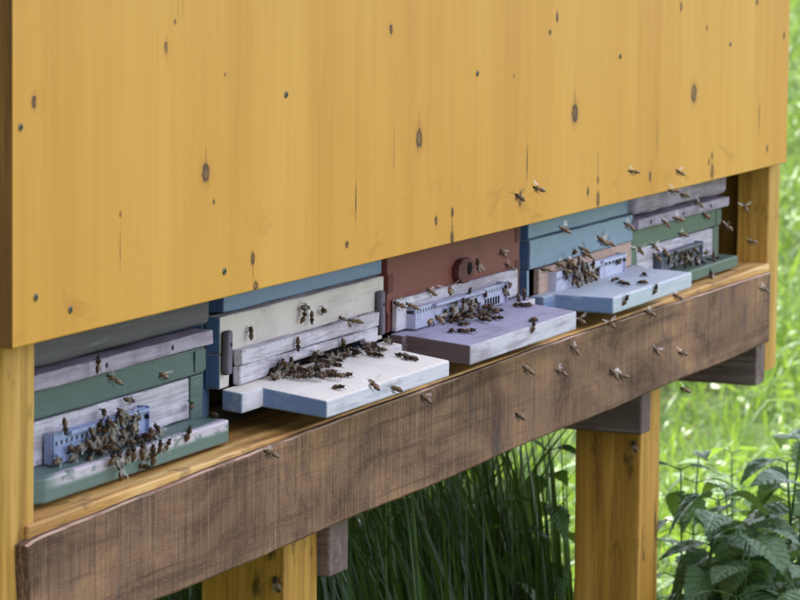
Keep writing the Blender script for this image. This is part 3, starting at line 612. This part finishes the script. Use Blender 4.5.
# meadow: fan of ground the camera overlooks, with wide margins, thinning out with distance
def meadow():
    n = 210000
    r = np.sqrt(RNG.uniform(4.2 ** 2, 36 ** 2, n)); keep = RNG.uniform(0, 1, n) < np.clip(13.0 / r, 0, 1) ** 1.3
    ang = np.radians(RNG.uniform(4, 36, n)); x = CAM_LOC.x + r * np.cos(ang); y = CAM_LOC.y + r * np.sin(ang)
    keep &= ~((x < 3.1) & (y > -.25) & (y < .75)); x, y, r = x[keep], y[keep], r[keep]; n = len(x)
    p1, p2 = patch_noise(x, y, 2.2), patch_noise(x, y, 5.5, 2.)
    h = RNG.uniform(.07, .2, n) * (.6 + .9 * p1); w = RNG.uniform(.004, .009, n) * (1 + r / 22)
    rnd = np.clip(.15 + .55 * p2 + RNG.uniform(-.25, .35, n), 0, 1)
    blades('meadow_grass', np.stack([x, y, ground_z(x, y) - .01], 1), h, w, dirs(n), RNG.uniform(.1, 1.1, n), M_GRASS, rnd, 'bright sunlit meadow grass stretching away behind the bee house', 'grass', 3)
    # clover and other small broad leaves among the grass: short wide blades lying nearly flat
    n = 60000; r = np.sqrt(RNG.uniform(4.5 ** 2, 30 ** 2, n)); ang = np.radians(RNG.uniform(5, 32, n)); x = CAM_LOC.x + r * np.cos(ang); y = CAM_LOC.y + r * np.sin(ang)
    k = (patch_noise(x, y, 1.4, 4.) > .42) & ~((x < 3.1) & (y > -.2) & (y < .7)); x, y, r = x[k], y[k], r[k]; n = len(x)
    b = np.stack([x, y, ground_z(x, y) + RNG.uniform(.03, .15, n)], 1)
    blades('meadow_herbs', b, RNG.uniform(.02, .05, n), RNG.uniform(.018, .04, n) * (1 + r / 60), dirs(n), RNG.uniform(.8, 2.2, n), M_GRASS, RNG.uniform(.3, 1, n), 'low clover and herbs growing among the sunlit meadow grass', 'herbs', 3)
meadow()
# long uncut grass that stands in the shade under the bee house, thickest between the legs
def under_grass():
    n = 9500
    x = np.concatenate([RNG.uniform(.3, 3.6, n), RNG.uniform(1.3, 3.5, n)]); y = np.concatenate([RNG.uniform(.14, 1.5, n), RNG.uniform(.16, 1.0, n)]); n = len(x)
    p = patch_noise(x, y, 4.); tall = RNG.uniform(0, 1, n) < .55
    h = np.where(tall, RNG.uniform(.55, 1.05, n), RNG.uniform(.22, .55, n)) * (.7 + .4 * p)
    h *= np.where(x > 2.35, np.clip(1 - (x - 2.35) * .42, .6, 1), 1)
    edge = y - np.maximum(.16, .30 + (x - 2.8) * .33)          # distance behind the line of sight past the right leg
    d = dirs(n); side = d[:, 0] * .34 - d[:, 1] * .94; flip = (side > 0) & ((edge < .22) | ((x < 2.3) & (x > 1.2) & (edge < .6))); d[flip] *= -1
    lean = RNG.uniform(.08, .95, n); lean = np.where((edge < .22) | (side * np.where(flip, -1, 1) > .2), lean * .5, lean)
    tip = h * (1 - .18 * lean) - np.clip(lean - .55, 0, 2) * h * .75
    k = (edge > 0) & ~((y < 1.1) & (tip > .78)); x, y, h, lean, d = x[k], y[k], h[k], lean[k], d[k]; n = len(x)
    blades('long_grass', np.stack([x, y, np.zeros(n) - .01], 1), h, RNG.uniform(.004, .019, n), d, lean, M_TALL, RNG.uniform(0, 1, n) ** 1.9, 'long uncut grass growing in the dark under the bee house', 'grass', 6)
under_grass()
# single arching blades by the right leg and before the plank
def near_grass():
    rows = []  # x, y, h, w, lean dx, dy, lean
    rr = random.Random(5)
    for i in range(46):
        rows.append((rr.uniform(1.2, 1.9), rr.uniform(-.12, .12), rr.uniform(.42, .60), rr.uniform(.007, .016), rr.uniform(-1, 1), rr.uniform(-1, 1), rr.uniform(.15, .9), rr.uniform(.6, 1)))
    for i in range(34):
        rows.append((rr.uniform(2.5, 3.5), rr.uniform(.05, .4), rr.uniform(.45, .74), rr.uniform(.004, .008), rr.uniform(-1, 1), rr.uniform(-1, 1), rr.uniform(.3, 1.0), rr.uniform(.2, .9)))
    for i in range(16):
        rows.append((rr.uniform(2.6, 3.3), rr.uniform(.06, .25), rr.uniform(.74, .9), rr.uniform(.005, .008), rr.uniform(.1, 1), rr.uniform(-1, -.1), rr.uniform(.6, 1.0), rr.uniform(.3, 1)))
    rows += [(1.60, -.17, .63, .014, .25, -.05, .15, 1), (1.50, -.15, .63, .010, .3, -.1, .2, .9), (1.62, -.2, .62, .010, -.3, .1, .3, .95)]
    a = np.array(rows); n = len(a); d = a[:, 4:6] / np.maximum(.01, np.hypot(a[:, 4], a[:, 5]))[:, None]
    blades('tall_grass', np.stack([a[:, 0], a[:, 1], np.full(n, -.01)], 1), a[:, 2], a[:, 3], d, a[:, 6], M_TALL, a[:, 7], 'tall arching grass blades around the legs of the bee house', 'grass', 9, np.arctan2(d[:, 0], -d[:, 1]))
near_grass()

def leaf_mesh(name, L, W, teeth, mat, droop=.3, fold=.25, seed=0):
    """ovate toothed leaf: midrib fold, drooping tip, saw-toothed margin"""
    rr = random.Random(seed); n = teeth * 2; bm = bmesh.new(); uvl = bm.loops.layers.uv.new('UVMap'); rows = []; info = {}
    for i in range(n + 1):
        t = i / n; w = W * .5 * (math.sin(math.pi * min(1, t ** .62)) ** .9) * (1 - .25 * t) if 0 < t < 1 else 0
        tooth = (1.10 if i % 2 else .90); fw = .012 * L if i % 2 else 0
        row = []
        for j, u in enumerate((-1, -.55, 0, .55, 1)):
            ww = w * (tooth if abs(u) == 1 else 1); x = u * ww
            y = t * L - (fw if abs(u) == 1 else 0) + .04 * L * (1 - abs(u)) * 0
            z = fold * abs(x) - droop * L * t * t + (.06 * W * math.sin(t * 22 + j) if abs(u) == .55 else 0) * .4 - (.10 * abs(x) if abs(u) == 1 else 0)
            v = bm.verts.new((x, y * (1 - .12 * droop * t), z)); info[v] = (.5 + u * .5 * max(.02, w / (W * .5)), t); row.append(v)
        rows.append(row)
    for a, b in zip(rows, rows[1:]):
        for j in range(4):
            f = bm.faces.new((a[j], a[j + 1], b[j + 1], b[j])); f.smooth = True
            for lp in f.loops: lp[uvl].uv = info[lp.vert]
    me = bpy.data.meshes.new(name); bm.to_mesh(me); bm.free(); me.materials.append(mat)
    at = me.attributes.new('rnd', 'FLOAT', 'POINT'); val = rr.random()
    at.data.foreach_set('value', [val] * len(me.vertices)); return me
NET = [leaf_mesh('nettle_leaf', .105, .07, 13, M_NETTLE, .25 + .2 * k, .18 + .1 * k, k) for k in range(4)]
WEED = [leaf_mesh('weed_leaf', .07, .042, 6, M_WEED, .3 + .2 * k, .2, 20 + k) for k in range(3)]
def tube(pts, r0, r1, n=6):
    bm = bmesh.new(); rings = []
    for i, p in enumerate(pts):
        d = (pts[min(i + 1, len(pts) - 1)] - pts[max(i - 1, 0)]).normalized(); a = d.orthogonal().normalized(); b = d.cross(a); r = r0 + (r1 - r0) * i / (len(pts) - 1)
        rings.append([bm.verts.new(p + a * (r * math.cos(k * math.tau / n)) + b * (r * math.sin(k * math.tau / n))) for k in range(n)])
    for a, b in zip(rings, rings[1:]):
        for k in range(n): bm.faces.new((a[k], a[(k + 1) % n], b[(k + 1) % n], b[k]))
    bm.faces.new(rings[0][::-1]); bm.faces.new(rings[-1]); return bm
def plant(name, x, y, h, lean, meshes, pairs, size, label, cat, group, seed, stem_r=.003, low=.35):
    rr = random.Random(seed); base = Vector((x, y, float(ground_z(x, y))))
    root = thing(name, base, label, cat, group)
    pts = [base + Vector((lean[0] * t * t, lean[1] * t * t, h * t)) for t in [k / 8 for k in range(9)]]
    st = from_bm('stem', tube(pts, stem_r, stem_r * .6), M_STEM, root, True)
    for k in range(pairs):
        t = low + (1 - low) * k / max(1, pairs - 1); p = Vector((lean[0] * t * t, lean[1] * t * t, h * t))
        a0 = (k % 2) * math.pi / 2 + rr.uniform(-.35, .35) + seed
        for s in range(2):
            a = a0 + s * math.pi + rr.uniform(-.2, .2); sz = size * (1 - .3 * max(0, t - .75) / .25) * rr.uniform(.8, 1.15)
            pet = Vector((math.cos(a), math.sin(a), .35)) * .022 * sz
            lf = bpy.data.objects.new('leaf', rr.choice(meshes)); COL.objects.link(lf); lf.parent = root
            lf.location = p + pet * .9; tilt = rr.uniform(-.55, .15) + (.5 if k == pairs - 1 else 0)
            lf.rotation_euler = Euler((tilt, rr.uniform(-.3, .3), a - math.pi / 2)); lf.scale = (sz,) * 3
            pm = from_bm('leaf_stalk', tube([base + p, base + p + pet], .0012, .001, 5), M_STEM, root, True)
    return root
NG = 'stinging nettles by the right leg'
for i, (x, y, h, ln, sz, lab) in enumerate((
    (2.80, -.05, .64, (.02, -.03), 1.2, 'tallest stinging nettle with big drooping toothed leaves beneath the plank end'),
    (2.52, -.02, .585, (.01, .0), 1.15, 'stinging nettle right beside the yellow leg under the plank'),
    (2.36, -.17, .50, (.05, -.03), 1.2, 'low stinging nettle with broad toothed leaves before the taller nettles'),
    (2.14, -.18, .47, (.06, -.02), 1.0, 'short stinging nettle standing in front of the yellow leg foot'),
    (2.98, -.04, .67, (.03, -.02), 1.2, 'stinging nettle leaning out past the end of the plank'),
    (2.62, -.12, .60, (-.02, -.02), 1.3, 'stinging nettle in the middle of the nettle patch'),
    (2.70, -.20, .57, (.03, -.03), 1.3, 'broad-leaved stinging nettle on the outer side of the nettle patch'),
    (2.56, -.09, .53, (.03, .02), 1.25, 'stinging nettle wedged between the middle nettle and the yellow leg'),
    (2.48, -.20, .54, (.0, -.03), 1.3, 'bushy stinging nettle at the front of the nettle patch'),
    (2.86, -.14, .60, (.0, -.02), 1.25, 'stinging nettle behind the broad-leaved one at the plank end'),
    (2.40, -.07, .55, (.03, -.03), 1.15, 'stinging nettle rising close behind the short one at the leg foot'),
    (2.76, -.10, .62, (-.03, .02), 1.2, 'stinging nettle at the heart of the patch with upturned top leaves'),
    (3.08, -.08, .63, (.02, -.03), 1.2, 'outermost stinging nettle on the meadow side of the patch'),
    (2.52, -.14, .50, (-.04, .0), 1.2, 'low leafy nettle under the broad leaves of its neighbours'),
    (2.30, -.23, .47, (.0, -.02), 1.1, 'lowest nettle in the front row beside the tall grass blades'),
    (2.42, .0, .575, (.02, -.04), 1.2, 'stinging nettle touching the right face of the yellow leg'),
    (2.36, -.05, .545, (.04, -.05), 1.25, 'stinging nettle half hiding the foot of the yellow leg with wide leaves'),
    (1.75, .12, .50, (.02, -.05), 1.0, 'dark stinging nettle in the shade under the plank'),
    (1.35, .1, .46, (-.02, -.05), .9, 'small dark nettle in deep shade between the two yellow legs'))):
    plant('stinging_nettle', x, y, h, ln, NET, 7, sz, lab, 'nettle', NG, i + 1, .003, .52)
for i, (x, y, h, sz, lab) in enumerate(((2.62, .06, .62, 1.3, 'light green weed close behind the yellow leg and the nettles'), (2.85, .12, .60, 1.3, 'light green weed under the plank behind the tallest nettle'), (3.1, .10, .58, 1.3, 'light green weed at the meadow edge behind the nettles'),
    (3.3, .0, .54, 1.2, 'light green weed standing alone past the end of the nettle patch'), (3.0, .30, .6, 1.3, 'light green weed in the long grass under the right corner post'), (2.55, .28, .66, 1.2, 'tall light green weed in the long grass behind the yellow leg'),
    (3.5, .2, .5, 1.3, 'light green weed farthest out in the sunlit meadow grass'), (2.3, .3, .6, 1.1, 'shaded weed in the long grass left of the yellow leg'), (2.72, -.02, .56, 1.2, 'light green weed squeezed in among the tall nettles'), (2.3, -.12, .47, 1.2, 'low light green weed at the foot of the yellow leg'))):
    plant('leafy_weed', x, y, h, (random.uniform(-.06, .06), random.uniform(-.06, .06)), WEED, 9, sz, lab, 'weed', 'leafy weeds by the right leg', 40 + i, .002, .42)

# ================================================================== UNSEEN TREES added at the left to keep the sky off the left-hand faces
def make_blocker_tree():
    root = thing('sky_blocking_tree', (0, 0, 0), 'x', 'tree', 'unseen trees added to block sky light')
    pts = [Vector((.05 * math.sin(k), .04 * math.cos(k * 1.3), k * .55)) for k in range(9)]
    from_bm('blocker_tree_trunk', tube(pts, .16, .03, 10), simple('blocker_tree_bark', (92, 78, 64), .9, .1, .6, 20), root, True)
    n = 14000; d = RNG.normal(0, 1, (n, 3)); d /= np.linalg.norm(d, axis=1)[:, None]
    cl = RNG.normal(0, 1, (70, 3)); cl /= np.linalg.norm(cl, axis=1)[:, None]; cl *= RNG.uniform(.35, 1, (70, 1)); idx = RNG.integers(0, 70, n)
    p = cl[idx] * np.array([1.7, 1.7, 2.2]) + d * RNG.uniform(.1, .6, (n, 1)) + np.array([0, 0, 3.3])
    a, b = RNG.normal(0, .065, (n, 3)), RNG.normal(0, .065, (n, 3))
    V = np.stack([p - a, p + b, p + a, p - b], 1).reshape(-1, 3); me = bpy.data.meshes.new('crown')
    me.from_pydata(V.tolist(), [], np.arange(n * 4).reshape(-1, 4).tolist())
    at = me.attributes.new('rnd', 'FLOAT', 'POINT'); at.data.foreach_set('value', np.repeat(RNG.uniform(0, 1, n), 4).astype(np.float32))
    link('crown', me, M_TALL, root); return root
blocker_tree0 = make_blocker_tree()
for i, (x, y, lab) in enumerate(((-5.6, 1.6, 'unseen tree added to block sky light left of the bee house'), (-6.2, 4.6, 'unseen added sky-blocking tree farthest behind the bee house on its left'), (-6.3, -1.4, 'unseen added sky-blocking tree on the left in line with the brown plank'), (-5.2, -4.8, 'unseen added sky-blocking tree on the left farthest out in front'), (-3.6, 3.4, 'unseen added sky-blocking tree close to the left rear corner'))):
    o = blocker_tree0 if i == 0 else blocker_tree0.copy()
    if i:
        COL.objects.link(o)
        for ch in blocker_tree0.children:
            c = ch.copy(); COL.objects.link(c); c.parent = o
    o.location = (x, y, 0); o.rotation_euler = (0, 0, i * 1.7); o['label'] = lab

# ================================================================== BEES
M_BDARK = simple('bee_dark_chitin', (28, 20, 17), .4, .45, .4, 900)
M_BFUZZ = simple('bee_brown_fuzz', (82, 60, 42), .95, .1, .6, 1500)
M_BFUZZF = simple('flying_bee_fuzz', (132, 106, 84), .95, .1, .5, 1500)
M_BAMBERF = simple('flying_bee_band', (164, 128, 98), .5, .35, .4, 900)
M_BAMBER = simple('bee_amber_band', (122, 86, 54), .5, .35, .4, 900)
def wing_mat(name, lo, hi):
    q = NT(name); q.b.inputs['Base Color'].default_value = (.56, .50, .44, 1); q.b.inputs['Roughness'].default_value = .25
    tr = q.n('ShaderNodeBsdfTransparent'); mx = q.n('ShaderNodeMixShader'); nz = q.noise(q.coords((400, 400, 400)), 1, 3)
    q.l(q.mr(nz, .3, .7, lo, hi), mx.inputs[0]); q.l(tr.outputs[0], mx.inputs[1]); q.l(q.b.outputs[0], mx.inputs[2]); q.l(mx.outputs[0], q.t.nodes['Material Output'].inputs[0]); return q.m
M_WING, M_WINGF = wing_mat('folded_bee_wing', .12, .32), wing_mat('spread_bee_wing', .30, .60)
def bee_body(name, flying, curl, seed):
    """one lathe-like skin head-thorax-abdomen along +X (head), six jointed legs, feelers; about 14 mm long"""
    rr = random.Random(seed); bm = bmesh.new(); mm = .001
    prof = [(6.9, .2, 0), (6.7, 1.0, 0), (6.2, 1.45, 0), (5.6, 1.5, 0), (5.1, 1.0, 0), (4.8, .75, 1), (4.4, 1.5, 1), (3.6, 2.05, 1), (2.6, 2.15, 1), (1.7, 1.75, 1), (1.15, .95, 1), (.9, .6, 0),
            (.55, 1.1, 2), (0, 1.75, 2), (-.6, 2.05, 0), (-1.0, 2.15, 2), (-1.6, 2.2, 0), (-2.0, 2.2, 2), (-2.7, 2.15, 0), (-3.1, 2.0, 2), (-3.8, 1.75, 0), (-4.2, 1.5, 2), (-5.0, 1.1, 0), (-5.8, .6, 0), (-6.4, .12, 0)]
    n = 10; rings = []
    for x, r, m in prof:
        bend = -curl * max(0, (.5 - x)) ** 2 * .05; hz = -.25 if x > 5 else 0
        rings.append([bm.verts.new((x * mm, r * math.cos(k * math.tau / n) * mm, (r * .92 * math.sin(k * math.tau / n) + bend + hz) * mm)) for k in range(n)])
    for i, (a, b) in enumerate(zip(rings, rings[1:])):
        for k in range(n):
            f = bm.faces.new((a[k], a[(k + 1) % n], b[(k + 1) % n], b[k])); f.material_index = prof[i][2]; f.smooth = True
    bm.faces.new(rings[0][::-1]); bm.faces.new(rings[-1])
    def limb(pts, r):
        pts = [Vector(p) * mm for p in pts]; rg = []
        for i, p in enumerate(pts):
            d = (pts[min(i + 1, len(pts) - 1)] - pts[max(0, i - 1)]).normalized(); a = d.orthogonal().normalized(); b = d.cross(a); q = r * (1 - .45 * i / (len(pts) - 1)) * mm
            rg.append([bm.verts.new(p + a * q * math.cos(k * math.tau / 4) + b * q * math.sin(k * math.tau / 4)) for k in range(4)])
        for a, b in zip(rg, rg[1:]):
            for k in range(4): bm.faces.new((a[k], a[(k + 1) % 4], b[(k + 1) % 4], b[k]))
        bm.faces.new(rg[-1])
    for s in (-1, 1):
        for x0, dx in ((4.0, 2.0), (2.9, .2), (1.9, -2.4)):
            j = rr.uniform(-.4, .4)
            if flying: limb([(x0, s * 1.2, -1.2), (x0 + dx * .2, s * 2.2, -2.2), (x0 + dx * .5 - 1, s * 1.8, -3.6), (x0 + dx * .7 - 2, s * 1.9, -4.4)], .36)
            else: limb([(x0, s * 1.2, -1.2), (x0 + dx * .35, s * 3.0, -.6), (x0 + dx * .8 + j, s * 4.0, -2.3), (x0 + dx + j, s * 4.7, -2.75)], .36)
        limb([(6.6, s * .5, .5), (7.6, s * 1.2, 1.0), (8.6, s * 1.9, .2)], .2)
        bmesh.ops.create_icosphere(bm, subdivisions=1, radius=.62 * mm, matrix=Matrix.Translation((6.0 * mm, s * 1.25 * mm, .2 * mm)) @ Matrix.Diagonal((1, .6, 1.2, 1)))
    bmesh.ops.recalc_face_normals(bm, faces=bm.faces)
    me = bpy.data.meshes.new(name); bm.to_mesh(me); bm.free()
    for m in ((M_BDARK, M_BFUZZF, M_BAMBERF) if flying else (M_BDARK, M_BFUZZ, M_BAMBER)): me.materials.append(m)
    return me
def bee_wing(name, s, flying, seed):
    """fore and hind wing of one side, hooked together, with a little camber"""
    rr = random.Random(seed); bm = bmesh.new(); mm = .001
    fore = [(0, 0), (2, .7), (5, 1.25), (8, 1.2), (9.2, .4), (8.6, -.9), (6.2, -1.4), (3, -1.0)]; hind = [(.2, -.6), (3, -1.1), (5.6, -1.6), (6.2, -2.3), (5, -2.9), (2.6, -2.4)]
    th = (math.radians(78 + rr.uniform(-14, 14)) if flying else math.radians(160 + rr.uniform(-10, 8))); up = rr.uniform(.0, .5) if flying else .12
    for o in (fore, hind):
        vs_ = []
        for l, q in o:
            x = l * math.cos(th) - (-q) * math.sin(th) * (-1); y = l * math.sin(th) + q * math.cos(th) * 1
            vs_.append(bm.verts.new(((3.4 + l * math.cos(th) + q * math.sin(th)) * mm, s * (1.0 + l * math.sin(th) - q * math.cos(th)) * mm, (1.75 + up * l + .12 * math.sin(l)) * mm)))
        bm.faces.new(vs_)
    bmesh.ops.triangulate(bm, faces=bm.faces)
    me = bpy.data.meshes.new(name); bm.to_mesh(me); bm.free(); me.materials.append(M_WINGF if flying else M_WING); return me
CRAWL = [(bee_body('crawling_bee', False, c, i), bee_wing('wing', 1, False, i), bee_wing('wing', -1, False, i + 9)) for i, c in enumerate((.2, .6, 1.0, .0))]
FLYB = [(bee_body('flying_bee', True, c, i), bee_wing('wing', 1, True, i), bee_wing('wing', -1, True, i + 9)) for i, c in enumerate((.3, .7, 1.1, .1))]
HN = {1: 'the dark green hive with grey lid', 2: 'the hive with white landing board', 3: 'the red-brown hive', 4: 'the pale blue hive', 5: 'the green hive by the corner post'}
def put_bee(kind, h, x, y, z, i):
    rr = random.Random(i * 7 + 1); fl = kind == 'a'
    body, w1, w2 = (FLYB if fl else CRAWL)[rr.randrange(4)]
    o = bpy.data.objects.new('honey_bee', body); COL.objects.link(o)
    Rm = Matrix.Identity(3); R = lambda a, ax: Matrix.Rotation(a, 3, ax)
    lift = .0036; near = sum(1 for b in BEES if abs(b[2] - x) < .02 and abs(b[3] - y) < .02 and abs(b[4] - z) < .02)   # deep in a cluster they climb on one another
    if kind in 'lr':
        o.location = (x, y, z + lift); o.location.z += rr.uniform(0, .006) if near > 3 else 0; Rm = R(rr.uniform(0, math.tau), 'Z') @ R(rr.uniform(-.15, .15), 'Y') @ R(rr.uniform(-.2, .2), 'X')
    elif kind in 'fe':
        up = rr.choice((1, 1, 1, -.3)); a = rr.uniform(0, math.tau) if kind == 'f' else rr.uniform(.6, 2.5)
        fwd = Vector((math.cos(a), 0, math.sin(a))); nrm = Vector((0, -1, 0)); sd_ = nrm.cross(fwd)
        Rm = Matrix((fwd, sd_, nrm)).transposed() @ R(rr.uniform(-.35, .35), 'Y') @ R(rr.uniform(-.4, .4), 'X'); o.location = (x, y - lift - (rr.uniform(0, .007) if near > 3 else 0), z)
    elif kind == 'g':
        fwd = Vector((0, .3, 1)).normalized(); nrm = Vector((-1, 0, 0)); sd_ = nrm.cross(fwd); Rm = Matrix((fwd, sd_, nrm)).transposed(); o.location = (x, y, z)
    else:
        o.location = (x, y, z); Rm = R(rr.gauss(math.pi * .56, .55), 'Z') @ R(-rr.uniform(.05, .7), 'Y') @ R(rr.uniform(-.4, .4), 'X')
    o.rotation_euler = Rm.to_euler(); s = rr.uniform(1.25, 1.5); o.scale = (s, s, s)
    for w in (w1, w2):
        c = bpy.data.objects.new('wing', w); COL.objects.link(c); c.parent = o
    if kind == 'a': lab = 'honey bee flying before ' + HN[h] if h else 'honey bee flying in front of the rough brown plank'
    elif kind == 'f': lab = 'honey bee clinging to the front of ' + HN[h]
    elif kind == 'e': lab = 'honey bee on the landing board edge of ' + HN[h]
    elif kind == 'l': lab = 'honey bee crawling on the landing board of ' + HN[h]
    elif kind == 'r': lab = 'honey bee on the yellow rail below the worn green landing board'
    else: lab = 'honey bee sitting on the shaded side of a yellow leg'
    tag(o, lab, 'bee', lab.replace('honey bee', 'honey bees'))
for i, b in enumerate(BEES): put_bee(*b, i)
